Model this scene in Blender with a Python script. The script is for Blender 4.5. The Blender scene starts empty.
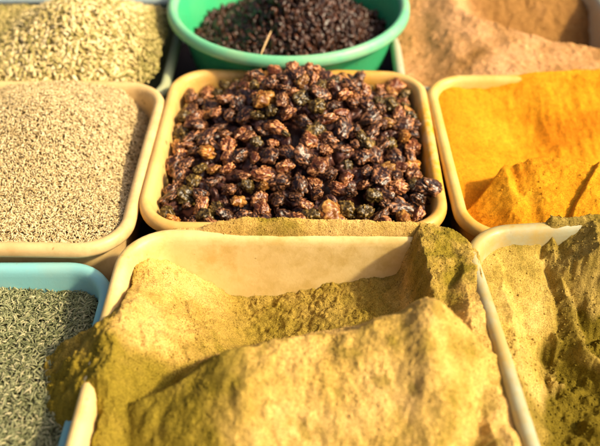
import bpy, math, random
import numpy as np
from mathutils import Vector, noise as mnoise

rng = np.random.default_rng(7)
random.seed(7)
S = bpy.context.scene
COL = S.collection
R = math.radians

# ------------------------------------------------------------------ noise
def _hash(ix, iy, seed):
    h = (ix.astype(np.int64) * 374761393 + iy.astype(np.int64) * 668265263 + seed * 1442695041) & 0xFFFFFFFF
    h = ((h ^ (h >> 13)) * 1274126177) & 0xFFFFFFFF
    h = (h ^ (h >> 16)) & 0xFFFFFFFF
    return h / 4294967295.0

def vn(x, y, seed=0):
    ix = np.floor(x); iy = np.floor(y)
    fx = x - ix; fy = y - iy
    fx = fx * fx * fx * (fx * (fx * 6 - 15) + 10); fy = fy * fy * fy * (fy * (fy * 6 - 15) + 10)
    a = _hash(ix, iy, seed); b = _hash(ix + 1, iy, seed)
    c = _hash(ix, iy + 1, seed); d = _hash(ix + 1, iy + 1, seed)
    return (a + (b - a) * fx) * (1 - fy) + (c + (d - c) * fx) * fy

def fbm(x, y, f, octs=4, seed=0, gain=0.5):
    """-1..1"""
    s = 0; a = 1; t = 0
    for k in range(octs):
        c, sn = math.cos(0.7 * k + 0.3), math.sin(0.7 * k + 0.3)
        s = s + a * (vn((x * c - y * sn) * f + 17.3 * k, (x * sn + y * c) * f - 9.1 * k, seed + k) * 2 - 1)
        t += a; a *= gain; f *= 2.03
    return s / t

def ridged(x, y, f, octs=3, seed=0):
    s = 0; a = 1; t = 0
    for k in range(octs):
        c, sn = math.cos(0.9 * k + 0.5), math.sin(0.9 * k + 0.5)
        n = np.abs(vn((x * c - y * sn) * f + 7.3 * k, (x * sn + y * c) * f, seed + k) * 2 - 1)
        s = s + a * n; t += a; a *= .5; f *= 2.1
    return s / t

def ss(a, b, x):
    t = np.clip((x - a) / (b - a), 0, 1)
    return t * t * (3 - 2 * t)

def smax(a, b, k=0.006):
    h = np.clip(0.5 + 0.5 * (a - b) / k, 0, 1)
    return b + (a - b) * h + k * h * (1 - h)

def smin(a, b, k=0.006):
    return -smax(-a, -b, k)

def poly(x, pts):
    xs, ys = zip(*pts)
    return np.interp(x, xs, ys)

def spoly(x, pts, w):
    return (poly(x - w, pts) + poly(x - w / 2, pts) + poly(x, pts) + poly(x + w / 2, pts) + poly(x + w, pts)) / 5

# ------------------------------------------------------------------ objects
def mesh_obj(name, V, F, mat, parent=None, smooth=True, attrs=None):
    """V (n,3); F list of arrays, each (m,3) or (m,4)"""
    V = np.asarray(V, dtype=np.float32)
    if not isinstance(F, list): F = [F]
    F = [np.asarray(f, dtype=np.int32) for f in F if len(f)]
    me = bpy.data.meshes.new(name)
    me.vertices.add(len(V)); me.vertices.foreach_set('co', V.ravel())
    loops = np.concatenate([f.ravel() for f in F])
    sizes = np.concatenate([np.full(len(f), f.shape[1], dtype=np.int32) for f in F])
    starts = np.concatenate([[0], np.cumsum(sizes)[:-1]]).astype(np.int32)
    me.loops.add(len(loops)); me.loops.foreach_set('vertex_index', loops)
    me.polygons.add(len(sizes)); me.polygons.foreach_set('loop_start', starts)
    me.polygons.foreach_set('use_smooth', np.full(len(sizes), smooth))
    me.update(calc_edges=True); me.validate()
    for k, v in (attrs or {}).items():
        at = me.attributes.new(k, 'FLOAT', 'POINT')
        at.data.foreach_set('value', np.asarray(v, dtype=np.float32))
    if mat: me.materials.append(mat)
    o = bpy.data.objects.new(name, me); COL.objects.link(o)
    if parent: o.parent = parent
    return o

def tag(o, label=None, cat=None, group=None, kind=None):
    if label: o['label'] = label
    if cat: o['category'] = cat
    if group: o['group'] = group
    if kind: o['kind'] = kind
    return o

# ------------------------------------------------------------------ materials
def mat_new(name):
    m = bpy.data.materials.new(name); m.use_nodes = True
    nt = m.node_tree; b = nt.nodes['Principled BSDF']
    return m, nt, b

def N(nt, typ, **kw):
    n = nt.nodes.new(typ)
    for k, v in kw.items():
        if k.startswith('i_'): n.inputs[k[2:].replace('_', ' ')].default_value = v
        else: setattr(n, k, v)
    return n

def noise_tex(nt, scale, detail=4, rough=.55, coord=None, dist=0.0):
    n = N(nt, 'ShaderNodeTexNoise'); n.inputs['Scale'].default_value = scale
    n.inputs['Detail'].default_value = detail; n.inputs['Roughness'].default_value = rough
    n.inputs['Distortion'].default_value = dist
    if coord is not None: nt.links.new(coord, n.inputs['Vector'])
    return n

def ramp(nt, fac, stops):
    r = N(nt, 'ShaderNodeValToRGB'); e = r.color_ramp.elements
    while len(e) < len(stops): e.new(.5)
    for el, (p, c) in zip(e, stops):
        el.position = p; el.color = (c[0], c[1], c[2], 1) if len(c) == 3 else c
    nt.links.new(fac, r.inputs['Fac'])
    return r.outputs['Color']

def mixc(nt, fac, a, b, mode='MIX'):
    m = N(nt, 'ShaderNodeMix', data_type='RGBA', blend_type=mode)
    for idx, v in ((0, fac), (6, a), (7, b)):
        if hasattr(v, 'is_linked') or hasattr(v, 'links'): nt.links.new(v, m.inputs[idx])
        else: m.inputs[idx].default_value = v if idx == 0 else (v[0], v[1], v[2], 1)
    return m.outputs[2]

def bump(nt, b, h, strength, dist, prev=None):
    n = N(nt, 'ShaderNodeBump'); n.inputs['Strength'].default_value = strength
    n.inputs['Distance'].default_value = dist
    nt.links.new(h, n.inputs['Height'])
    if prev is not None: nt.links.new(prev, n.inputs['Normal'])
    nt.links.new(n.outputs['Normal'], b.inputs['Normal'])
    return n.outputs['Normal']

def powder_mat(name, pale, mid, deep, grain=1.0):
    m, nt, b = mat_new(name)
    co = N(nt, 'ShaderNodeTexCoord').outputs['Object']
    big = noise_tex(nt, 14, 5, .6, co)
    c = ramp(nt, big.outputs['Fac'], [(.32, deep), (.47, mid), (.62, pale)])
    at = N(nt, 'ShaderNodeAttribute', attribute_name='tone')       # deep-colour share: broken powder, other powder tones and painted-in shade
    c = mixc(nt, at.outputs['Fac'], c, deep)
    fine = noise_tex(nt, 900, 3, .7, co)
    f = ramp(nt, fine.outputs['Fac'], [(.36, (.52, .49, .40)), (.50, (.95, .95, .93)), (.62, (1.16, 1.15, 1.14))])
    c = mixc(nt, 1.0, c, f, 'MULTIPLY')
    med = noise_tex(nt, 170, 4, .65, co)
    g = ramp(nt, med.outputs['Fac'], [(.38, (.80, .80, .74)), (.58, (1.05, 1.05, 1.05))])
    c = mixc(nt, .8, c, g, 'MULTIPLY')
    nt.links.new(c, b.inputs['Base Color'])
    b.inputs['Roughness'].default_value = .95
    b.inputs['Specular IOR Level'].default_value = .12
    n1 = bump(nt, b, med.outputs['Fac'], .5 * grain, .0022)
    bump(nt, b, fine.outputs['Fac'], .8 * grain, .0012, n1)
    return m

def plastic_mat(name, col, dirt, dirt_amt=.5, rough=.42, scratch=True, dust=None, dust_scale=9, smear=None, dust_lo=.45):
    m, nt, b = mat_new(name)
    co = N(nt, 'ShaderNodeTexCoord').outputs['Object']
    a = noise_tex(nt, 18, 6, .65, co)
    fac = ramp(nt, a.outputs['Fac'], [(.42, (0, 0, 0)), (.75, (dirt_amt,) * 3)])
    c = mixc(nt, fac, col, dirt)
    s = noise_tex(nt, 130, 5, .75, co, .6)
    f2 = ramp(nt, s.outputs['Fac'], [(.60, (0, 0, 0)), (.74, (.45,) * 3)])
    c = mixc(nt, f2, c, dirt)
    sp = noise_tex(nt, 75, 2, .5, co)
    c = mixc(nt, ramp(nt, sp.outputs['Fac'], [(.715, (0, 0, 0)), (.74, (.7,) * 3)]), c, (dirt[0] * .6, dirt[1] * .5, dirt[2] * .4))
    if dust:
        d = noise_tex(nt, dust_scale, 8, .7, co)
        f3 = ramp(nt, d.outputs['Fac'], [(dust_lo, (0, 0, 0)), (dust_lo + .17, (.8,) * 3)])
        c = mixc(nt, f3, c, dust)
    if smear:                                  # orange powder rubbed along one rim
        xyz = N(nt, 'ShaderNodeSeparateXYZ'); nt.links.new(co, xyz.inputs[0])
        mx = N(nt, 'ShaderNodeMapRange'); mx.inputs[1].default_value = smear[0]; mx.inputs[2].default_value = smear[0] + .012
        nt.links.new(xyz.outputs[0], mx.inputs[0])
        m1 = N(nt, 'ShaderNodeMapRange'); m1.inputs[1].default_value = -.10; m1.inputs[2].default_value = -.06
        m2 = N(nt, 'ShaderNodeMapRange'); m2.inputs[1].default_value = .10; m2.inputs[2].default_value = .05
        for q in (m1, m2): nt.links.new(xyz.outputs[1], q.inputs[0])
        p1 = N(nt, 'ShaderNodeMath', operation='MULTIPLY'); nt.links.new(m1.outputs[0], p1.inputs[0]); nt.links.new(m2.outputs[0], p1.inputs[1])
        p2 = N(nt, 'ShaderNodeMath', operation='MULTIPLY'); nt.links.new(p1.outputs[0], p2.inputs[0]); nt.links.new(mx.outputs[0], p2.inputs[1])
        sn = noise_tex(nt, 42, 5, .7, co)
        f5 = mixc(nt, 1.0, p2.outputs[0], ramp(nt, sn.outputs['Fac'], [(.42, (0, 0, 0)), (.55, (1, 1, 1))]), 'MULTIPLY')
        c = mixc(nt, f5, c, (.74, .36, .015))
    nt.links.new(c, b.inputs['Base Color'])
    rr = ramp(nt, s.outputs['Fac'], [(.3, (rough - .08,) * 3), (.8, (rough + .28,) * 3)])
    nt.links.new(rr, b.inputs['Roughness'])
    b.inputs['Subsurface Weight'].default_value = .12
    b.inputs['Subsurface Radius'].default_value = (.01, .008, .005)
    b.inputs['Subsurface Scale'].default_value = .5
    bump(nt, b, s.outputs['Fac'], .18, .0015)
    return m

def seed_mat(name, cols, bed):
    m, nt, b = mat_new(name)
    at = N(nt, 'ShaderNodeAttribute', attribute_name='rnd')
    c = ramp(nt, at.outputs['Fac'], [(0.0, bed), (.02, cols[0]), (.45, cols[1]), (.8, cols[2]), (1.0, cols[3])])
    co = N(nt, 'ShaderNodeTexCoord').outputs['Object']
    n = noise_tex(nt, 500, 3, .6, co)
    g = ramp(nt, n.outputs['Fac'], [(.35, (.75, .75, .75)), (.65, (1.1, 1.1, 1.1))])
    c = mixc(nt, 1.0, c, g, 'MULTIPLY')
    nt.links.new(c, b.inputs['Base Color'])
    b.inputs['Roughness'].default_value = .6
    b.inputs['Specular IOR Level'].default_value = .3
    return m

def raisin_mat(name, deep, skin, bloom, bloom_amt=.6):
    m, nt, b = mat_new(name)
    co = N(nt, 'ShaderNodeTexCoord').outputs['Object']
    oi = N(nt, 'ShaderNodeObjectInfo')
    at = N(nt, 'ShaderNodeAttribute', attribute_name='ridge')
    n = noise_tex(nt, 120, 4, .6, co)
    c = mixc(nt, n.outputs['Fac'], deep, skin)
    f = ramp(nt, at.outputs['Fac'], [(.50, (0, 0, 0)), (.82, (bloom_amt,) * 3)])
    nn = noise_tex(nt, 260, 3, .6, co)
    f = mixc(nt, 1.0, f, ramp(nt, nn.outputs['Fac'], [(.38, (.15,) * 3), (.6, (1,) * 3)]), 'MULTIPLY')
    c = mixc(nt, f, c, bloom)
    v = ramp(nt, oi.outputs['Random'], [(0, (.6, .6, .6)), (1, (1.35, 1.3, 1.25))])
    c = mixc(nt, 1.0, c, v, 'MULTIPLY')
    nt.links.new(c, b.inputs['Base Color'])
    b.inputs['Roughness'].default_value = .34
    b.inputs['Specular IOR Level'].default_value = .55
    b.inputs['Coat Weight'].default_value = .0
    b.inputs['Coat Roughness'].default_value = .3
    bump(nt, b, nn.outputs['Fac'], .6, .0014)
    return m

# ------------------------------------------------------------------ trays
RC = .050                                     # outer corner radius
def rr_ring(hw, hd, o, r0=RC, k=12, m=10):
    """points round a rounded rectangle inset by o"""
    pts = []
    r = max(r0 - o, .0015)
    cs = [(hw - r0, hd - r0, 0), (-(hw - r0), hd - r0, 90), (-(hw - r0), -(hd - r0), 180), (hw - r0, -(hd - r0), 270)]
    for q, (cx, cy, a0) in enumerate(cs):
        for i in range(k + 1):
            a = R(a0 + 90 * i / k); pts.append((cx + r * math.cos(a), cy + r * math.sin(a)))
        nx, ny, na = cs[(q + 1) % 4]
        a = R(na); p1 = (nx + r * math.cos(a), ny + r * math.sin(a)); p0 = pts[-1]
        for i in range(1, m):
            t = i / m; pts.append((p0[0] + (p1[0] - p0[0]) * t, p0[1] + (p1[1] - p0[1]) * t))
    return np.array(pts)

RIM = [(.0040, -.0120), (.0018, -.0132), (.0004, -.0122), (-.0002, -.0095), (.0000, -.0058), (.0013, -.0024),
       (.0036, -.0006), (.0064, -.0000), (.0092, -.0008), (.0116, -.0030), (.0130, -.0066), (.0136, -.0105)]

def basin_profile(D):
    return [(.0136, -.0105), (.0150, -.022), (.0215, -(D - .016)), (.0245, -(D - .009)), (.030, -(D - .0045)),
            (.0385, -(D - .0032)), (.0385, -D), (.029, -(D - .0005)), (.0215, -(D - .007)), (.0185, -(D - .016)),
            (.0115, -.022), (.0100, -.0125), (.0040, -.0120)]

class Tray:
    all = []
    def __init__(s, cx, cy, w, d, rot, zr, table=-.105):
        s.c = (cx, cy); s.hw = w / 2; s.hd = d / 2; s.rot = R(rot); s.zr = zr; s.D = zr - table
        Tray.all.append(s)
    def local(s, x, y):
        c, n = math.cos(s.rot), math.sin(s.rot)
        dx = x - s.c[0]; dy = y - s.c[1]
        return dx * c + dy * n, -dx * n + dy * c
    def inset(s, x, y):
        lx, ly = s.local(x, y)
        qx = np.abs(lx) - (s.hw - RC); qy = np.abs(ly) - (s.hd - RC)
        sd = np.hypot(np.maximum(qx, 0), np.maximum(qy, 0)) + np.minimum(np.maximum(qx, qy), 0) - RC
        return -sd
    def support(s, x, y):
        o = s.inset(x, y)
        pr = RIM[3:] + basin_profile(s.D)[1:6]
        os_ = np.array([p[0] for p in pr]); zs = np.array([p[1] for p in pr])
        os_[0] = -.0002
        z = s.zr + np.interp(o, os_, zs)
        return np.where(o < -.0002, -9.0, z)
    def build(s, name, label, mat, rim_mat=None, group=None, seed=0):
        root = bpy.data.objects.new(name, None); COL.objects.link(root)
        root.empty_display_size = .05
        root.location = (s.c[0], s.c[1], s.zr - s.D); root.rotation_euler = (0, 0, s.rot)
        tag(root, label, 'tray', group)
        for part, prof, m in (('rim', RIM, rim_mat or mat), ('basin', basin_profile(s.D), mat)):
            V = []
            for o, z in prof:
                rg = rr_ring(s.hw, s.hd, o)
                wob = .0009 * np.sin(rg[:, 0] * 31 + seed) * np.cos(rg[:, 1] * 27 + seed * 2)
                V.append(np.column_stack([rg[:, 0], rg[:, 1], np.full(len(rg), z + s.D) + (wob if z > -.02 else 0)]))
            n = len(V[0]); F = []
            for i in range(len(V) - 1):
                a = np.arange(n); b = (a + 1) % n
                F.append(np.column_stack([i * n + a, (i + 1) * n + a, (i + 1) * n + b, i * n + b]))
            V = np.concatenate(V)
            F4 = np.concatenate(F); F3 = []
            if part == 'basin':
                for ri, up in ((5, 1), (6, 0)):
                    ci = len(V); V = np.vstack([V, [0, 0, V[ri * n, 2]]])
                    a = ri * n + np.arange(n); b = ri * n + (np.arange(n) + 1) % n
                    F3.append(np.column_stack([a, np.full(n, ci), b] if up else [b, np.full(n, ci), a]))
                F4 = np.concatenate([F4[:5 * n], F4[6 * n:]])
            ob = mesh_obj(part, V, [F4] + F3, m, root)
        return root

def support_all(x, y, trays):
    z = np.full(x.shape, -9.0)
    for t in trays: z = np.maximum(z, t.support(x, y))
    return z

# ------------------------------------------------------------------ heaps
def grid_heap(name, mat, field, box, res, trays, tone=None, crumbs=0, crumb_size=(.0006, .0016), extra_support=None,
              crumb_area=None, inset_max=None):
    x0, x1, y0, y1 = box
    nx = int((x1 - x0) / res) + 1; ny = int((y1 - y0) / res) + 1
    xs = np.linspace(x0, x1, nx); ys = np.linspace(y0, y1, ny)
    X, Y = np.meshgrid(xs, ys)
    Z = field(X, Y); SP = support_all(X, Y, trays)
    if extra_support is not None: SP = np.maximum(SP, extra_support(X, Y))
    over = Z > SP - .0003
    Zt = np.maximum(Z, SP - .0025)
    Zb = np.maximum(np.minimum(Zt - .0012, SP - .0025), -.103)
    keep = (over[:-1, :-1] | over[1:, :-1] | over[:-1, 1:] | over[1:, 1:]) & (SP[:-1, :-1] > -5) & (SP[1:, 1:] > -5) \
        & (SP[1:, :-1] > -5) & (SP[:-1, 1:] > -5)
    idx = np.arange(nx * ny).reshape(ny, nx)
    a = idx[:-1, :-1][keep]; b = idx[:-1, 1:][keep]; c = idx[1:, 1:][keep]; d = idx[1:, :-1][keep]
    top = np.column_stack([a, b, c, d])
    nv = nx * ny
    bot = top[:, ::-1] + nv
    # side walls along the outline
    kp = np.zeros((ny + 1, nx + 1), bool); kp[1:-1, 1:-1] = False
    K = np.zeros((ny + 1, nx + 1), bool); K[1:ny, 1:nx] = keep
    sides = []
    e = K[1:ny, 1:nx]
    def add(mask, p, q):
        sides.append(np.column_stack([q[mask], p[mask], p[mask] + nv, q[mask] + nv]))
    A_, B_, C_, D_ = idx[:-1, :-1], idx[:-1, 1:], idx[1:, 1:], idx[1:, :-1]
    add(e & ~K[0:ny - 1, 1:nx], A_, B_); add(e & ~K[1:ny, 2:nx + 1], B_, C_)
    add(e & ~K[2:ny + 1, 1:nx], C_, D_); add(e & ~K[1:ny, 0:nx - 1], D_, A_)
    F = np.concatenate([top, bot] + sides)
    V = np.concatenate([np.column_stack([X.ravel(), Y.ravel(), Zt.ravel()]), np.column_stack([X.ravel(), Y.ravel(), Zb.ravel()])])
    T = (tone(X, Y, Zt) if tone else np.zeros_like(X)).ravel(); T = np.concatenate([T, T])
    used = np.zeros(len(V), bool); used[F.ravel()] = True
    mp = np.cumsum(used) - 1
    V = V[used]; T = T[used]; F = mp[F]
    FF = [F]
    if crumbs:
        # crumbs of the same powder lying on its surface
        m = over & (SP > -5)
        if crumb_area is not None: m &= crumb_area(X, Y) > rng.random(X.shape)
        cand = np.flatnonzero(m.ravel())
        pick = rng.choice(cand, min(crumbs, len(cand)), replace=False)
        px = X.ravel()[pick] + rng.normal(0, res * .4, len(pick)); py = Y.ravel()[pick] + rng.normal(0, res * .4, len(pick))
        pz = Zt.ravel()[pick]
        bv, bf = ico(1)
        s = crumb_size[0] + (crumb_size[1] - crumb_size[0]) * rng.random(len(pick)) ** 3.5
        jit = 1 + .35 * (rng.random((len(pick), len(bv))) - .5)
        CV = bv[None] * (s[:, None] * jit)[:, :, None] * (1 + .3 * (rng.random((len(pick), 1, 3)) - .5))
        CV += np.column_stack([px, py, pz + s * .25])[:, None, :]
        CF = bf[None] + (np.arange(len(pick)) * len(bv))[:, None, None] + len(V)
        FF.append(CF.reshape(-1, 3))
        V = np.vstack([V, CV.reshape(-1, 3)])
        T = np.concatenate([T, np.repeat((tone(px, py, pz) if tone else np.zeros(len(px))), len(bv))])
    return mesh_obj(name, V, FF, mat, attrs={'tone': T})

_ico = {}
def ico(sub):
    if sub not in _ico:
        import bmesh
        bm = bmesh.new(); bmesh.ops.create_icosphere(bm, subdivisions=sub, radius=1)
        v = np.array([x.co[:] for x in bm.verts]); f = np.array([[q.index for q in p.verts] for p in bm.faces])
        bm.free(); _ico[sub] = (v, f)
    return _ico[sub]

def rot_mats(yaw, pitch, roll):
    cy, sy, cp, sp, cr, sr = np.cos(yaw), np.sin(yaw), np.cos(pitch), np.sin(pitch), np.cos(roll), np.sin(roll)
    M = np.empty((len(yaw), 3, 3))
    M[:, 0, 0] = cy * cp; M[:, 0, 1] = cy * sp * sr - sy * cr; M[:, 0, 2] = cy * sp * cr + sy * sr
    M[:, 1, 0] = sy * cp; M[:, 1, 1] = sy * sp * sr + cy * cr; M[:, 1, 2] = sy * sp * cr - cy * sr
    M[:, 2, 0] = -sp; M[:, 2, 1] = cp * sr; M[:, 2, 2] = cp * cr
    return M

def spindle(L, W, H, rings=6, sides=6, bend=0.0, blunt=.6):
    V = [(-L / 2, 0, 0)]
    for i in range(1, rings):
        t = i / rings; x = -L / 2 + L * t
        r = math.sin(math.pi * t) ** blunt
        for j in range(sides):
            a = 2 * math.pi * j / sides
            V.append((x, W / 2 * r * math.cos(a), H / 2 * r * math.sin(a) + bend * math.sin(math.pi * t)))
    V.append((L / 2, 0, 0)); F = []
    for j in range(sides): F.append((0, 1 + (j + 1) % sides, 1 + j))
    for i in range(rings - 2):
        for j in range(sides):
            a = 1 + i * sides + j; b = 1 + i * sides + (j + 1) % sides
            F += [(a, b, b + sides), (a, b + sides, a + sides)]
    e = len(V) - 1; o = 1 + (rings - 2) * sides
    for j in range(sides): F.append((o + j, o + (j + 1) % sides, e))
    return np.array(V), np.array(F)

def seed_heap(name, mat, field, box, res, trays, bases, n, lift=.0006, tilt=.35, size_var=.2, visible=None, thick=.002, rnd_map=None):
    """the pile's bulk and the seeds lying on it, one object"""
    x0, x1, y0, y1 = box
    nx = int((x1 - x0) / res) + 1; ny = int((y1 - y0) / res) + 1
    X, Y = np.meshgrid(np.linspace(x0, x1, nx), np.linspace(y0, y1, ny))
    SP = support_all(X, Y, trays); Z = field(X, Y)
    SP0 = SP
    for t_ in trays: SP = np.where((t_.inset(X, Y) < .0150) & (SP > -5), 9., SP)
    over = (Z > SP) & (SP > -5)
    Zt = np.maximum(Z - .0028, np.minimum(SP - .0025, Z))
    keep = (over[:-1, :-1] | over[1:, :-1] | over[:-1, 1:] | over[1:, 1:]) & (SP[:-1, :-1] > -5) & (SP[1:, 1:] > -5)
    idx = np.arange(nx * ny).reshape(ny, nx)
    F = np.column_stack([idx[:-1, :-1][keep], idx[:-1, 1:][keep], idx[1:, 1:][keep], idx[1:, :-1][keep]])
    V = np.column_stack([X.ravel(), Y.ravel(), Zt.ravel()])
    used = np.zeros(len(V), bool); used[F.ravel()] = True; mp = np.cumsum(used) - 1
    V = V[used]; F = mp[F]; RN = [np.zeros(len(V))]; VV = [V]; FF = [F]; off = len(V)
    px = rng.uniform(x0, x1, n * 3); py = rng.uniform(y0, y1, n * 3)
    sp = support_all(px, py, trays); pz = field(px, py)
    ok = (pz > sp - .0002) & (sp > -5) & (trays[0].inset(px, py) > .0135)
    if visible is not None: ok &= visible(px, py)
    px, py, pz = px[ok][:n], py[ok][:n], pz[ok][:n]
    e = .002
    gx = (field(px + e, py) - field(px - e, py)) / (2 * e); gy = (field(px, py + e) - field(px, py - e)) / (2 * e)
    k = rng.integers(0, len(bases), len(px))
    for bi, (bv, bf) in enumerate(bases):
        m = k == bi; q = m.sum()
        if not q: continue
        yaw = rng.uniform(0, 2 * math.pi, q)
        slope = gx[m] * np.cos(yaw) + gy[m] * np.sin(yaw)
        pitch = -np.arctan(slope) + rng.normal(0, tilt, q); roll = rng.normal(0, tilt * 1.5, q)
        M = rot_mats(yaw, pitch, roll)
        s = 1 + size_var * rng.normal(0, 1, (q, 1, 1)).clip(-2, 2) * .6
        P = np.einsum('nij,vj->nvi', M, bv) * s
        P += np.column_stack([px[m], py[m], pz[m] + rng.uniform(-thick, thick * .6, q)])[:, None]
        VV.append(P.reshape(-1, 3)); FF.append((bf[None] + (np.arange(q) * len(bv))[:, None, None] + off).reshape(-1, 3))
        off += q * len(bv)
        r = .03 + .97 * rng.random(q)
        if rnd_map is not None: r = rnd_map(px[m], py[m], r)
        RN.append(np.repeat(r, len(bv)))
    return mesh_obj(name, np.concatenate(VV), FF, mat, attrs={'rnd': np.concatenate(RN)})

# ================================================================== THE SETTING
m_table, nt, b = mat_new('table cloth')
co = N(nt, 'ShaderNodeTexCoord').outputs['Object']
n_ = noise_tex(nt, 9, 6, .6, co)
nt.links.new(ramp(nt, n_.outputs['Fac'], [(.3, (.030, .014, .016)), (.7, (.060, .030, .026))]), b.inputs['Base Color'])
b.inputs['Roughness'].default_value = .85
wv = noise_tex(nt, 700, 2, .5, co); bump(nt, b, wv.outputs['Fac'], .3, .001)
tv = np.array([(-1.6, -.6, -.106), (1.6, -.6, -.106), (1.6, 2.4, -.106), (-1.6, 2.4, -.106),
               (-1.6, -.6, -.14), (1.6, -.6, -.14), (1.6, 2.4, -.14), (-1.6, 2.4, -.14)])
tf = np.array([(0, 1, 2, 3), (7, 6, 5, 4), (0, 4, 5, 1), (1, 5, 6, 2), (2, 6, 7, 3), (3, 7, 4, 0)])
tag(mesh_obj('stall_table', tv, tf, m_table, smooth=False), kind='structure')

# ================================================================== TRAYS
#            cx      cy    w     d    rot   rim z
tA = Tray(-.0190, .7510, .308, .302, 0.0, .000)        # raisins
tB = Tray(-.0130, .4200, .328, .338, 0.0, .010)        # ochre powder, in front
tC = Tray(-.3255, .7190, .306, .302, 0.0, .000)        # pale cumin
tD = Tray(-.3385, .4180, .318, .310, 0.0, -.019)       # green-grey cumin in turquoise
tE = Tray(.2870, .7450, .300, .302, 1.8, .000)         # turmeric
tF = Tray(.3060, .4430, .320, .320, 4.5, .018)         # olive powder
tG = Tray(.2620, 1.0350, .318, .316, 0.0, -.016)        # brown powder
tI = Tray(-.3400, .9750, .320, .236, 0.0, -.022)       # pale flat seeds
tJ = Tray(-.3400, 1.2700, .330, .330, 0.0, -.005)       # behind, pale blue

cream = (.80, .60, .33); peach = (.86, .70, .46); grime = (.42, .24, .08)
mA = plastic_mat('cream yellow plastic', (.76, .50, .17), grime, .5, dust=(.62, .30, .03), dust_scale=5, smear=(.130,))
mB = plastic_mat('pale peach plastic', (.80, .60, .26), (.58, .36, .08), .6, dust=(.60, .40, .11), dust_scale=26, dust_lo=.47)
mC = plastic_mat('cream plastic', (.74, .53, .24), (.50, .30, .10), .7, dust=(.55, .33, .12), dust_scale=20, dust_lo=.47)
mD = plastic_mat('turquoise plastic', (.24, .56, .58), (.36, .50, .42), .6)
mE = plastic_mat('dusty ivory plastic', (.68, .50, .16), (.66, .32, .02), .8, dust=(.72, .34, .02), dust_scale=7)
mF = plastic_mat('weathered white plastic', (.42, .42, .28), (.36, .25, .07), .8, dust=(.48, .33, .08), dust_scale=24, dust_lo=.42)
mG = plastic_mat('grey white plastic', (.42, .42, .30), (.45, .28, .10), .6)
mI = plastic_mat('pale sage plastic', (.42, .46, .28), (.35, .30, .12), .4)
mJ = plastic_mat('pale blue plastic', (.45, .56, .60), (.5, .45, .4), .4)
tA.build('tray', 'cream yellow plastic tray holding the heap of dark raisins', mA, seed=1)
tB.build('tray', 'pale peach plastic tray in front, holding scooped ochre powder that spills over its rim', mB, seed=2)
tC.build('tray', 'cream plastic tray of pale beige cumin seeds on the left', mC, seed=3)
tD.build('tray', 'turquoise plastic tray of grey green cumin seeds', mD, seed=4)
tE.build('tray', 'yellow dusted ivory tray holding bright orange turmeric', mE, seed=5)
tF.build('tray', 'weathered whitish tray holding crumbled olive yellow powder', mF, seed=6)
tG.build('tray', 'grey white tray of brownish tan powder at the back right', mG, seed=7)
tI.build('tray', 'pale sage green tray of blurred yellowish flat seeds at the back left', mI, seed=8)
tJ.build('tray', 'pale blue plastic tray farthest back behind the flat seeds', mJ, seed=9)

# ================================================================== GREEN BASIN
def lathe(name, prof, mat, parent, n=96, loc=(0, 0, 0)):
    V = []; F = []
    for r, z in prof:
        a = np.arange(n) * 2 * math.pi / n
        V.append(np.column_stack([r * np.cos(a), r * np.sin(a), np.full(n, z)]))
    for i in range(len(prof) - 1):
        a = np.arange(n); b = (a + 1) % n
        F.append(np.column_stack([i * n + a, i * n + b, (i + 1) * n + b, (i + 1) * n + a]))
    return mesh_obj(name, np.concatenate(V), np.concatenate(F)[:, ::-1], mat, parent)
BX, BY, BR, BZ = -.034, 1.030, .160, .030
mH = plastic_mat('mint green plastic', (.035, .42, .17), (.14, .42, .18), .35, rough=.35)
mHr = plastic_mat('mint green plastic rim', (.16, .52, .29), (.42, .54, .30), .7, rough=.4)
bowl = bpy.data.objects.new('basin', None); COL.objects.link(bowl); bowl.location = (BX, BY, -.105)
tag(bowl, 'round mint green plastic basin full of small dark dried fruit', 'basin')
h = BZ + .105
lathe('rim', [(BR - .004, h - .0125), (BR - .0012, h - .0135), (BR + .0005, h - .012), (BR, h - .006), (BR - .002, h - .002), (BR - .005, h),
              (BR - .009, h - .0006), (BR - .012, h - .003), (BR - .0135, h - .008)], mHr, bowl)
lathe('bowl_wall', [(BR - .0135, h - .008), (BR - .018, h - .02), (BR - .030, h * .5), (BR - .045, .012), (BR - .052, .006), (.002, .005),
                    (.002, .001), (BR - .056, .001), (BR - .050, .004), (BR - .041, .010), (BR - .026, h * .5), (BR - .015, h - .02),
                    (BR - .010, h - .0115), (BR - .004, h - .0125)], mH, bowl)

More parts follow.
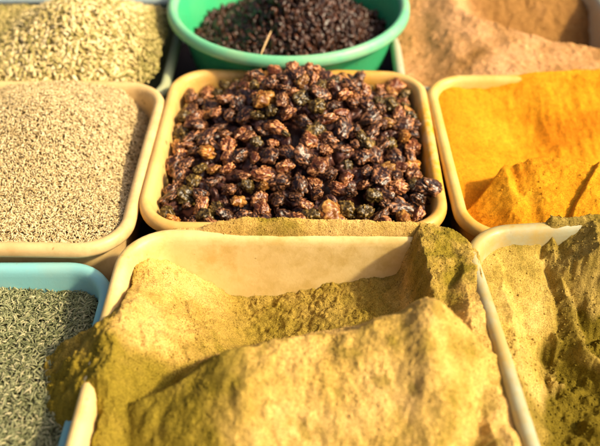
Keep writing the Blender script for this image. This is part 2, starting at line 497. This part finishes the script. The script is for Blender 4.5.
# ================================================================== RAISINS
mR = {'dark': raisin_mat('dark purple raisin', (.004, .002, .0015), (.040, .012, .006), (.66, .30, .13), .7),
      'red': raisin_mat('red brown raisin', (.030, .006, .002), (.18, .045, .012), (.90, .44, .18), .85),
      'olive': raisin_mat('olive raisin', (.010, .006, .002), (.070, .042, .008), (.50, .32, .08), .6),
      'amber': raisin_mat('amber raisin', (.10, .025, .004), (.34, .12, .014), (.85, .48, .12), .7)}
def raisin_geo(sub, seed, size=.0101, crease=1.05):
    bv, bf = ico(sub)
    rnd = random.Random(seed)
    off = Vector((rnd.uniform(-50, 50), rnd.uniform(-50, 50), rnd.uniform(-50, 50)))
    sx, sy, sz = rnd.uniform(.9, 1.45), rnd.uniform(.72, 1.05), rnd.uniform(.40, .85)
    dent = Vector((rnd.uniform(-1, 1), rnd.uniform(-1, 1), rnd.uniform(-.3, 1))).normalized()
    V = np.empty_like(bv); rg = np.empty(len(bv))
    for i, p in enumerate(bv):
        p = Vector(p)
        w = p + .35 * mnoise.noise_vector(p * 1.6 + off)
        a = abs(mnoise.noise(w * 1.9 + off)); b2 = abs(mnoise.noise(w * 4.2 + off * 2)); c = abs(mnoise.noise(w * 9 + off))
        hgt = min(1, a * 2.4) ** .6 * .45 + min(1, b2 * 2.4) ** .7 * .40 + min(1, c * 2) * .15
        low = mnoise.noise(p * 1.2 + off * 3)
        r = .66 + crease * .46 * hgt + .38 * low
        r -= .42 * max(0, p.dot(dent) - .35) / .65
        V[i] = (p.x * r * sx, p.y * r * sy, p.z * r * sz); rg[i] = hgt
    return V * size, bf, rg

def raisin_field(x, y):
    z = -.020 + .064 * np.exp(-((x + .010) / .095) ** 2 - ((y - .800) / .085) ** 2)
    z = z + .016 * np.exp(-((x - .03) / .10) ** 2 - ((y - .68) / .07) ** 2)
    return z + .003 * fbm(x, y, 30, 2, 5)

kinds = ['dark'] * 7 + ['red'] * 7 + ['olive'] * 4 + ['amber'] * 2
variants = {}
for i, kd in enumerate(kinds):
    V, F, rg = raisin_geo(4, 100 + i, crease=1.0)
    me_o = mesh_obj('raisin', V, F, mR[kd], attrs={'ridge': rg})
    variants.setdefault(kd, []).append(me_o.data); bpy.data.objects.remove(me_o)

# dart throwing on the mound: 14 mm apart
pts = []
cell = {}
def try_pt(x, y, dmin, store):
    g = (int(x / .01), int(y / .01))
    for i in range(g[0] - 2, g[0] + 3):
        for j in range(g[1] - 2, g[1] + 3):
            for (qx, qy) in cell.get((i, j), ()):
                if (qx - x) ** 2 + (qy - y) ** 2 < dmin * dmin: return False
    cell.setdefault(g, []).append((x, y)); store.append((x, y)); return True
rr = random.Random(11)
for t in range(30000):
    x = rr.uniform(-.175, .14); y = rr.uniform(.595, .905)
    ins = float(tA.inset(np.array(x), np.array(y)))
    z = float(raisin_field(np.array(x), np.array(y)))
    if ins < .023: continue
    slopey = 1.0
    try_pt(x, y, .0134 + .0030 * rr.random(), pts)
pts.sort(key=lambda p: p[1])
LAB = {'dark': ('blackish purple wrinkled raisin in the cream tray heap', 'blackish purple raisins heaped in the cream tray'),
       'red': ('reddish brown wrinkled raisin in the cream tray heap', 'reddish brown raisins heaped in the cream tray'),
       'olive': ('dull olive brown wrinkled raisin in the cream tray heap', 'olive brown raisins heaped in the cream tray'),
       'amber': ('translucent amber wrinkled raisin in the cream tray heap', 'amber raisins heaped in the cream tray')}
def put_raisin(x, y, z, kd, sc=1.0, rot=None, label=None):
    o = bpy.data.objects.new('raisin', rr.choice(variants[kd])); COL.objects.link(o)
    o.location = (x, y, z); o.rotation_euler = rot or (rr.uniform(-.7, .7), rr.uniform(-.7, .7), rr.uniform(0, 6.3))
    o.scale = (sc, sc, sc)
    if label: tag(o, label, 'raisin')
    else: tag(o, LAB[kd][0], 'raisin', LAB[kd][1])
    return o
def pick_kind():
    u = rr.random()
    return 'dark' if u < .38 else 'red' if u < .74 else 'olive' if u < .90 else 'amber'
front = pts[:296]; rest = pts[296:]
for x, y in front:
    z = float(raisin_field(np.array(x), np.array(y)))
    put_raisin(x, y, z + rr.uniform(-.0045, .005), pick_kind(), rr.uniform(.68, 1.24))
put_raisin(.022, .6300, -.006, 'amber', 1.4, (.7, .1, .4), 'largest golden amber raisin lying near the powder covered front rim')
put_raisin(.119, .6650, .000, 'dark', 1.4, (.1, .5, .4), 'large black raisin resting on the right rim of the raisin tray')
# the raisins at the back and those buried under the surface
UV = []; UF = []; UR = []; off = 0
mstuff = raisin_mat('mixed raisin', (.010, .004, .005), (.065, .020, .012), (.38, .18, .13), .55)
low = [raisin_geo(3, 300 + i, size=.0098) for i in range(8)]
sp_ = [(x, y, 0) for x, y in rest]
for t in range(460):
    x = rr.uniform(-.155, .12); y = rr.uniform(.62, .885); sp_.append((x, y, -.0105 - .005 * rr.random()))
for x, y, dz in sp_:
    if float(tA.inset(np.array(x), np.array(y))) < .022: continue
    z = float(raisin_field(np.array(x), np.array(y))) + dz + (rr.uniform(-.003, .004) if dz == 0 else 0)
    V, F, rg = rr.choice(low)
    M = rot_mats(*[np.array([rr.uniform(0, 6.3)]) for _ in range(3)])[0]
    UV.append(V @ M.T * rr.uniform(.85, 1.15) + [x, y, z]); UF.append(F + off); UR.append(rg); off += len(V)
# bulk under them
GX, GY = np.meshgrid(np.linspace(-.15, .113, 60), np.linspace(.622, .88, 60))
GZ = raisin_field(GX, GY) - .021
gi = np.arange(3600).reshape(60, 60)
gq = np.column_stack([gi[:-1, :-1].ravel(), gi[:-1, 1:].ravel(), gi[1:, 1:].ravel(), gi[1:, :-1].ravel()])
ot = mesh_obj('raisin_pile', np.concatenate(UV + [np.column_stack([GX.ravel(), GY.ravel(), GZ.ravel()])]),
              [np.concatenate(UF), gq + off], mstuff, attrs={'ridge': np.concatenate(UR + [np.zeros(3600)])})
tag(ot, 'raisins at the back and underneath of the heap in the cream tray', 'raisins', kind='stuff')

# ================================================================== BASIN CONTENT
mdark = raisin_mat('small dark dried fruit', (.006, .003, .002), (.035, .012, .006), (.26, .10, .05), .5)
def basin_field(x, y):
    return -.034 + .086 * np.exp(-((x - BX - .016) / .075) ** 2 - ((y - BY + .005) / .085) ** 2) + .006 * fbm(x, y, 40, 3, 9)
lowb = [raisin_geo(2, 400 + i, size=.0052, crease=1.6) for i in range(16)]
lowb = [(V * [1.3, .8, .55], F, rg) for V, F, rg in lowb]
UV = []; UF = []; UR = []; off = 0
for t in range(5200):
    a = rr.uniform(0, 6.283); r = (BR - .017) * math.sqrt(rr.random())
    x = BX + r * math.cos(a); y = BY + r * math.sin(a)
    z = float(basin_field(np.array(x), np.array(y))) + rr.uniform(-.006, .004)
    lim = BR - .020 - (BZ - z) * .17
    if r > lim: continue
    V, F, rg = rr.choice(lowb); M = rot_mats(*[np.array([rr.uniform(0, 6.3)]) for _ in range(3)])[0]
    UV.append(V @ M.T * rr.uniform(.45, 1.5) + [x, y, z]); UF.append(F + off); UR.append(rg); off += len(V)
na, nr = 48, 20
aa, r_ = np.meshgrid(np.arange(na) * 2 * math.pi / na, np.linspace(.001, BR - .030, nr))
GX = BX + r_ * np.cos(aa); GY = BY + r_ * np.sin(aa); GZ = basin_field(GX, GY) - .004
gi = np.arange(na * nr).reshape(nr, na)
gq = np.column_stack([gi[:-1].ravel(), gi[1:].ravel(), np.roll(gi, -1, 1)[1:].ravel(), np.roll(gi, -1, 1)[:-1].ravel()])
o = mesh_obj('dried_fruit_pile', np.concatenate(UV + [np.column_stack([GX.ravel(), GY.ravel(), GZ.ravel()])]),
             [np.concatenate(UF), gq + off], mdark, attrs={'ridge': np.concatenate(UR + [np.zeros(na * nr)])})
tag(o, 'heap of tiny blackish brown dried fruit in the green basin', 'dried fruit', kind='stuff')
# straw lying on it
mst, nt, b = mat_new('dry straw'); b.inputs['Base Color'].default_value = (.55, .36, .16, 1); b.inputs['Roughness'].default_value = .6
P0 = Vector((-.066, .905, .012)); P1 = Vector((-.052, .937, .033))
V, F = spindle((P1 - P0).length, .0024, .0024, 10, 8, .0008, .25)
o = mesh_obj('straw', V, F, mst); o.location = (P0 + P1) / 2
o.rotation_euler = (P1 - P0).to_track_quat('X', 'Z').to_euler()
tag(o, 'pale dry straw lying on the dark fruit in the green basin', 'straw')

# ================================================================== SEEDS
def fieldC(x, y):
    z = -.014 + .040 * np.exp(-((x + .300) / .085) ** 2 - ((y - .775) / .095) ** 2)
    z -= .034 * ss(-.235, -.190, x) * ss(.62, .80, y) + .022 * ss(-.36, -.43, x) * ss(.76, .86, y)
    z += .004 * ss(.66, .60, y)
    return z + .0018 * fbm(x, y, 35, 3, 21)
mSC = seed_mat('pale cumin', [(.40, .28, .11), (.66, .50, .25), (.74, .58, .31), (.82, .68, .40)], (.22, .15, .06))
bC = [spindle(L, W, W * .9, 6, 6, bd, .7) for L, W, bd in ((.0052, .0013, .0003), (.0046, .0011, -.0002), (.0060, .0012, .0006), (.0030, .0013, 0), (.0050, .0015, .0004), (.0042, .0010, .0006))]
o = seed_heap('cumin_pile', mSC, fieldC, (-.482, -.175, .57, .87), .0015, [tC], bC, 34000, thick=.0016, tilt=.38)
tag(o, 'mound of pale beige cumin seeds in the cream tray', 'cumin seeds', kind='stuff')

def fieldD(x, y):
    z = -.045 + .018 * ss(.56, .42, y) + .010 * ss(-.25, -.35, x) + .012 * np.exp(-((x + .20) / .02) ** 2 - ((y - .50) / .05) ** 2)
    z += .018 * ss(-.26, -.36, x) * ss(.56, .50, y)
    return z + .0022 * fbm(x, y, 30, 3, 22)
mSD = seed_mat('green grey cumin', [(.10, .11, .04), (.22, .23, .11), (.34, .33, .17), (.50, .44, .25)], (.06, .06, .022))
bD = [spindle(L, W, W * .9, 6, 6, bd, .75) for L, W, bd in ((.0080, .0018, .0004), (.0068, .0015, -.0003), (.0090, .0017, .0009), (.0045, .0018, .0), (.0076, .0013, .0010), (.0110, .0009, .0008))]
o = seed_heap('cumin_pile', mSD, fieldD, (-.40, -.180, .26, .572), .0012, [tD], bD, 20000, thick=.002, tilt=.42)
tag(o, 'mass of grey green cumin seeds in the turquoise tray', 'cumin seeds', kind='stuff')

def fieldI(x, y):
    z = -.022 + .072 * np.exp(-((x + .300) / .105) ** 2 - ((y - .975) / .10) ** 2) 
    z = smax(z, z * 0 - .007, .004) - .006 * ss(.885, .868, y)
    return z + .003 * fbm(x, y, 25, 3, 23)
mSI = seed_mat('flat yellow seed', [(.26, .22, .05), (.62, .48, .19), (.76, .61, .30), (.80, .68, .40)], (.28, .21, .06))
bI = [spindle(.0095, .0042, .0020, 7, 8, .0004, .6), spindle(.0078, .0038, .0022, 7, 8, -.0003, .6)]
o = seed_heap('flat_seed_pile', mSI, fieldI, (-.50, -.185, .860, 1.09), .004, [tI], bI, 8000, thick=.003, tilt=.35, rnd_map=lambda x, y, r: np.clip(r * (1 - .75 * ss(-.235, -.205, x) - .6 * ss(-.375, -.41, x)), .03, 1))  # right side painted darker as shade of the bowl; left side darker too
tag(o, 'blurred mound of yellowish flat seeds in the sage green tray', 'flat seeds', kind='stuff')
bdk = [spindle(.0080, .0050, .0035, 6, 8, 0, .6)]
def fieldJ(x, y): return -.025 + .03 * np.exp(-((x + .42) / .08) ** 2 - ((y - 1.25) / .1) ** 2) + .002 * fbm(x, y, 25, 2, 24)
mSJ = seed_mat('pale pink seed', [(.5, .42, .36), (.62, .54, .48), (.7, .62, .56), (.8, .74, .68)], (.3, .25, .2))
o = seed_heap('pale_seed_pile', mSJ, fieldJ, (-.50, -.20, 1.11, 1.43), .005, [tJ], bdk, 3500, thick=.002)
tag(o, 'whitish pink seeds in the pale blue tray farthest back', 'seeds', kind='stuff')

# ================================================================== POWDERS
def grainy(x, y, amp=1.0, seed=0):
    return amp * (.0009 * fbm(x, y, 120, 3, 40 + seed, .6) + .0006 * np.abs(fbm(x, y, 420, 2, 60 + seed)))

def clumps(x, y, f, seed):
    return np.maximum(0, fbm(x, y, f, 2, seed) - .05)

def fieldB(x, y):
    wx = x + .004 * fbm(x, y, 45, 3, 71); wy = y + .004 * fbm(x, y, 45, 3, 72)
    # pit floor
    floor = -.068 + .036 * ss(-.10, .12, x) + .0055 * fbm(x, y, 55, 4, 73) + .004 * clumps(x, y, 180, 74)
    # heap pushed up along the left wall
    zr = spoly(wy, [(.25, -.012), (.36, -.004), (.40, .003), (.43, .014), (.455, .024), (.475, .018), (.52, .000), (.575, -.010)], .012)
    left = zr - .70 * np.maximum(0, wx + .150) 
    spill = .027 - .95 * np.maximum(0, -.164 - wx) - .20 * np.abs(wy - .445) - .9 * np.maximum(0, np.abs(wy - .438) - .030)
    spill += .006 * fbm(x, y, 70, 3, 88) + .004 * clumps(x, y, 150, 97)
    left = np.where(wx < -.160, left - 7.0 * np.maximum(0, -.160 - wx), left)
    left = smax(left, spill - 1.5 * np.maximum(0, wx + .155), .004)
    left += .0028 * fbm(x, y, 60, 3, 75) + .002 * fbm(x * 2.5 + y, y * .6, 60, 2, 76)
    # big heap nearest the camera
    rx = [(-.17, .390), (-.10, .402), (-.055, .414), (-.01, .424), (.05, .434), (.09, .440), (.13, .436), (.17, .43)]
    rz = [(-.20, .012), (-.165, .022), (-.12, .036), (-.085, .042), (-.055, .043), (-.01, .044), (.04, .050), (.070, .057), (.088, .075), (.098, .070), (.120, .044), (.145, .018), (.17, .006), (.2, -.01)]
    yr = spoly(wx, rx, .01); zrg = spoly(wx, rz, .006) + .004 * fbm(x, y * .7, 28, 3, 77)
    heap = zrg - 1.15 * np.maximum(0, wy - yr) - .30 * np.maximum(0, yr - wy) * (1 + 1.2 * ss(0, .12, yr - wy))
    heap -= .42 * np.maximum(0, -(.045 + .10 * np.maximum(0, .41 - wy)) - wx + .006 * fbm(x, y, 30, 2, 89)) * ss(.47, .40, wy)
    heap += .0034 * fbm(x, y, 26, 2, 78) + .0009 * fbm(x, y, 120, 3, 79) + .0022 * clumps(x, y, 80, 80) + .0010 * clumps(x, y, 210, 98)
    # crumbly block in the back right corner
    d = np.minimum(wx - (.094 - .10 * (wy - .53) * (wy < .53)), 1)
    block = .020 - 3.2 * np.maximum(0, .098 + .25 * np.maximum(0, .575 - wy) * .4 - wx - .004 * fbm(x, y, 90, 2, 81))
    block -= .25 * np.maximum(0, .570 - wy) + .12 * np.maximum(0, wx - .12)
    block += .0055 * fbm(x, y, 60, 4, 82) + .003 * ridged(x, y, 110, 3, 83)
    block = smin(block, .0205 + .003 * fbm(x, y, 90, 3, 96), .004)
    # powder over the right rim
    right = .0155 - .9 * np.maximum(0, .132 - wx) - .6 * np.maximum(0, wx - .143) + .0045 * fbm(x, y, 50, 4, 84)
    # powder lying on the back rim
    edge = ss(-.115, -.060, x + .006 * fbm(x, y, 40, 2, 86))
    yb = .589 - tB.inset(x, y)
    back = .0235 + .0050 * fbm(x, y * 0, 24, 3, 87) - 250 * (yb - .5870) ** 2 + .002 * fbm(x, y, 70, 2, 94) - 1500 * np.maximum(0, .5805 - yb) ** 2 - 3 * np.maximum(0, .5765 - yb)
    back -= .014 * (1 - edge) + .008 * ss(.09, .125, x) + 7 * np.maximum(0, yb - .586) * ss(.04, .10, x)
    back = np.where((yb > .5735) & (x > -.13) & (y > .50), back, -1)
    z = smax(floor, left, .010); z = smax(z, heap, .006); z = smax(z, block, .004); z = smax(z, right, .006)
    z = np.where((y > .5878) & (x < .125), back, np.maximum(z, back))
    return z + grainy(x, y, 1.2)

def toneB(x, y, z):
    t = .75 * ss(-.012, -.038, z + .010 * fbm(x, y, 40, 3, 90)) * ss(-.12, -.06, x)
    t = np.maximum(t, .8 * ss(-.150, -.165, x))  # spill outside the left rim darkened: its shade painted into the colour
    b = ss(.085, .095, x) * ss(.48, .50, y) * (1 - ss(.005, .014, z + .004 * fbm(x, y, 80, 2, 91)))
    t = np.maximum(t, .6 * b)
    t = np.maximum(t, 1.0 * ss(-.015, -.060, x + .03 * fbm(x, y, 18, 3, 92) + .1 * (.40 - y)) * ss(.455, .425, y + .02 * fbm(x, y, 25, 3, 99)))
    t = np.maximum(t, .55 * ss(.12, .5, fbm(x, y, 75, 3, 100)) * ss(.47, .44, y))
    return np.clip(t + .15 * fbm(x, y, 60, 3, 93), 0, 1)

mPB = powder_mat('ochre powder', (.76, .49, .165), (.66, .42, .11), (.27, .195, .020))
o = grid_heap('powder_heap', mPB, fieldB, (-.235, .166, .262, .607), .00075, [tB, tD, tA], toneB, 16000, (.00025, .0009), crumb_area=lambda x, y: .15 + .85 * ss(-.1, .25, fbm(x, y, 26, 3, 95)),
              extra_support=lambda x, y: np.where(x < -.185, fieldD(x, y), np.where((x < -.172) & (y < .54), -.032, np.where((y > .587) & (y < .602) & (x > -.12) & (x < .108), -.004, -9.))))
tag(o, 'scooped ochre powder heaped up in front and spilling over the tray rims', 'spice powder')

def fieldF(x, y):
    wx = x + .004 * fbm(x, y, 45, 3, 101); wy = y + .004 * fbm(x, y, 45, 3, 102)
    n1 = fbm(x, y, 55, 4, 106)
    floor = -.060 + .008 * fbm(x, y, 30, 3, 103) + .014 * clumps(x, y, 62, 104) + .006 * clumps(x, y, 150, 115) + .012 * ss(.42, .30, y)
    # smooth packed face leaning on the back wall, broken off in front
    face = .003 - .34 * np.maximum(0, .588 - wy) - .03 * np.maximum(0, wx - .19)
    cut = .478 + .020 * ss(.185, .21, wx) + .010 * fbm(x, y * .4, 60, 3, 105)
    face -= 2.4 * np.maximum(0, cut - wy)
    face -= 1.8 * np.maximum(0, wx - .214 - .006 * fbm(x, y, 70, 2, 113))
    # rough ridge right of it
    rid = .012 - .62 * np.maximum(0, .590 - wy) - 1.3 * np.abs(wx - (.224 + .16 * (.58 - wy))) + .007 * n1
    # block over the back rim further right, hollow before it
    blk = .022 - .9 * np.maximum(0, .258 - wx) - 2.2 * np.maximum(0, .560 - wy + .010 * n1) + .005 * n1
    # curved shelf dropping to the right front
    cx_ = .232 + 3.0 * (np.maximum(0, .51 - wy)) ** 2 * 3 + .12 * np.maximum(0, .51 - wy)
    shelf = -.020 - .32 * np.maximum(0, .53 - wy) - .9 * np.maximum(0, cx_ - wx) - 3.2 * np.maximum(0, wx - cx_ - .004) - 2 * np.maximum(0, wy - .53)
    lw = -.006 - 1.5 * np.maximum(0, wx - .172) + .005 * fbm(x, y, 50, 3, 107) - .10 * np.maximum(0, .5 - wy)
    rim = .0235 - 300 * (y - (.5985 + .0785 * (x - .306))) ** 2 + .003 * fbm(x, y, 80, 3, 108) - .03 * ss(.222, .206, x)
    z = smax(floor, face, .004); z = smax(z, rid, .004); z = smax(z, blk, .003); z = smax(z, shelf, .003); z = smax(z, lw, .005)
    z = np.maximum(z, rim)
    rough = ss(.205, .222, x) + ss(.50, .47, y); rough = np.clip(rough, 0, 1)
    return z + grainy(x, y, .5 + rough, 3) + rough * (.0022 * fbm(x, y, 75, 3, 109) + .0016 * ridged(x, y, 130, 2, 110))
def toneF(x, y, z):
    return np.clip(.85 * ss(-.034, -.058, z + .012 * fbm(x, y, 35, 3, 111)) + .55 * ss(.205, .225, x) + .4 * ss(.165, .160, x) + .6 * ss(.47, .40, y + .02 * fbm(x, y, 20, 2, 114)) + .25 * fbm(x, y, 60, 3, 112), 0, 1)  # right part painted darker as shade; low floor and front deeper olive
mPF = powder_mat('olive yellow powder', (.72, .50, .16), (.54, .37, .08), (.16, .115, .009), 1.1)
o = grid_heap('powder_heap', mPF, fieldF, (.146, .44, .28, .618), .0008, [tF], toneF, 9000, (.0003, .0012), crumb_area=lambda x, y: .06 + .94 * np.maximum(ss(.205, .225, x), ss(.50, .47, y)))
tag(o, 'crumbled olive yellow powder broken into clefts in the weathered white tray', 'spice powder')

def fieldE(x, y):
    wx = x + .005 * fbm(x, y, 30, 3, 121); wy = y + .005 * fbm(x, y, 30, 3, 122)
    back = -.008 - .33 * np.maximum(0, .885 - wy) + .010 * ss(.22, .34, x) + .0035 * fbm(x * 1.6, y * .5, 30, 3, 123)
    back -= .007 * fbm(x + y * .5, y * .6, 13, 2, 124)
    lft = -.012 - .25 * np.maximum(0, wx - .155) - .10 * np.maximum(0, .85 - wy)
    yr = spoly(wx, [(.135, .645), (.175, .672), (.200, .706), (.245, .712), (.285, .702), (.35, .68), (.45, .66)], .006)
    zc = spoly(wx, [(.135, -.035), (.162, -.024), (.180, -.012), (.198, .003), (.205, .006), (.220, .002), (.228, .008), (.28, .008), (.32, .003), (.45, -.01)], .004)
    fr = zc - 1.3 * np.maximum(0, wy - yr) - .16 * np.maximum(0, yr - wy) - .35 * np.maximum(0, .625 - wy)
    chip = .006 * ss(.010, 0, np.abs(wx - (.207 + .12 * (.70 - wy)))) * ss(.655, .67, wy)
    fr -= chip
    fr += .007 * ss(0, .006, wx - (.240 + .55 * (wy - .61))) * ss(.60, .62, wy)
    fr += .0016 * fbm(x, y, 50, 3, 125) + .0012 * clumps(x, y, 190, 126)
    z = smax(back, lft, .01); z = smax(z, fr, .003)
    rim = .0060 - 18 * np.abs(y - (.8900 + .0314 * (x - .287))) ** 1.6 - .012 * ss(.30, .19, x + .01 * fbm(x, y, 60, 2, 128)) + .0015 * fbm(x, y, 40, 3, 127)
    z = np.maximum(z, rim)
    return z + grainy(x, y, .8, 5)
mPE = powder_mat('turmeric powder', (.76, .345, .016), (.70, .285, .009), (.55, .185, .005), .45)
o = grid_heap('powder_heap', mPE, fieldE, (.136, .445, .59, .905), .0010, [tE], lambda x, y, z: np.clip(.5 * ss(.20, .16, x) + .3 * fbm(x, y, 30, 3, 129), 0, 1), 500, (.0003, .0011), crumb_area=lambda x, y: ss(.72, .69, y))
tag(o, 'bright orange turmeric with a broken crest in the ivory tray', 'spice powder')

def fieldG(x, y):
    wx = x + .006 * fbm(x, y, 25, 3, 131); wy = y + .006 * fbm(x, y, 25, 3, 132)
    yc = spoly(wx, [(.10, 1.14), (.15, 1.12), (.185, 1.05), (.21, 1.015), (.26, .995), (.32, .968), (.40, .955)], .006)
    z = .000 + .016 * ss(.36, .18, x) - 1.5 * np.maximum(0, wy - yc) - .26 * np.maximum(0, yc - wy) + .010 * ss(.93, .88, y) - 7 * np.maximum(0, .899 + .0314 * (x - .287) - y)
    z = smax(z, -.075 + .50 * np.maximum(0, wy - 1.09) - 7 * np.maximum(0, .899 - y) + .03 * np.exp(-((wx - .20) / .018) ** 2) + .006 * ridged(x, y * .4, 30, 2, 133), .006)
    return z + .003 * fbm(x, y, 45, 4, 134) + .002 * clumps(x, y, 110, 135) + grainy(x, y, 1, 6)
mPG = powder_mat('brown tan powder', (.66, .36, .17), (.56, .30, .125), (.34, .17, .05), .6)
o = grid_heap('powder_heap', mPG, fieldG, (.100, .410, .875, 1.195), .0013, [tG], lambda x, y, z: np.clip(1.0 * ss(-.012, -.03, z) * ss(.20, .27, x + .01 * fbm(x, y, 30, 2, 136)) * ss(.96, .98, y) + .4 * ss(.20, .14, x) + .25 * fbm(x, y, 40, 2, 137), 0, 1), 500, (.0006, .0018))  # hollow behind the crest darkened: wall shade painted into the powder colour
tag(o, 'brownish tan powder with a pinkish crest in the farthest right tray', 'spice powder')

# ================================================================== CAMERA AND LIGHT
cam = bpy.data.cameras.new('camera'); co_ = bpy.data.objects.new('camera', cam); COL.objects.link(co_)
co_.location = (0, 0, .52); co_.rotation_euler = (R(90 - 40.5), 0, R(1.05))
cam.sensor_width = 36; cam.lens = 50; cam.clip_start = .01; cam.clip_end = 100
cam.dof.use_dof = True; cam.dof.focus_distance = .775; cam.dof.aperture_fstop = 4.3
S.camera = co_

w = bpy.data.worlds.new('World'); S.world = w; w.use_nodes = True
nt = w.node_tree; bg = nt.nodes['Background']
sky = nt.nodes.new('ShaderNodeTexSky'); sky.sky_type = 'NISHITA'; sky.sun_disc = False
SUN = Vector((.72, -.22, .66)).normalized()
sky.sun_elevation = math.asin(SUN.z); sky.sun_rotation = math.atan2(SUN.x, SUN.y)
sky.dust_density = 7; sky.ozone_density = .0; sky.air_density = .45
nt.links.new(sky.outputs[0], bg.inputs[0]); bg.inputs[1].default_value = .12
l = bpy.data.lights.new('sun', 'SUN'); l.energy = 4.1; l.angle = R(4.0); l.color = (1, .83, .50)
lo = bpy.data.objects.new('sun', l); COL.objects.link(lo); lo.rotation_euler = SUN.to_track_quat('Z', 'Y').to_euler()
lo.location = (1.2, -.4, 1.5)
S.view_settings.view_transform = 'Standard'; S.view_settings.look = 'None'
S.view_settings.exposure = .45
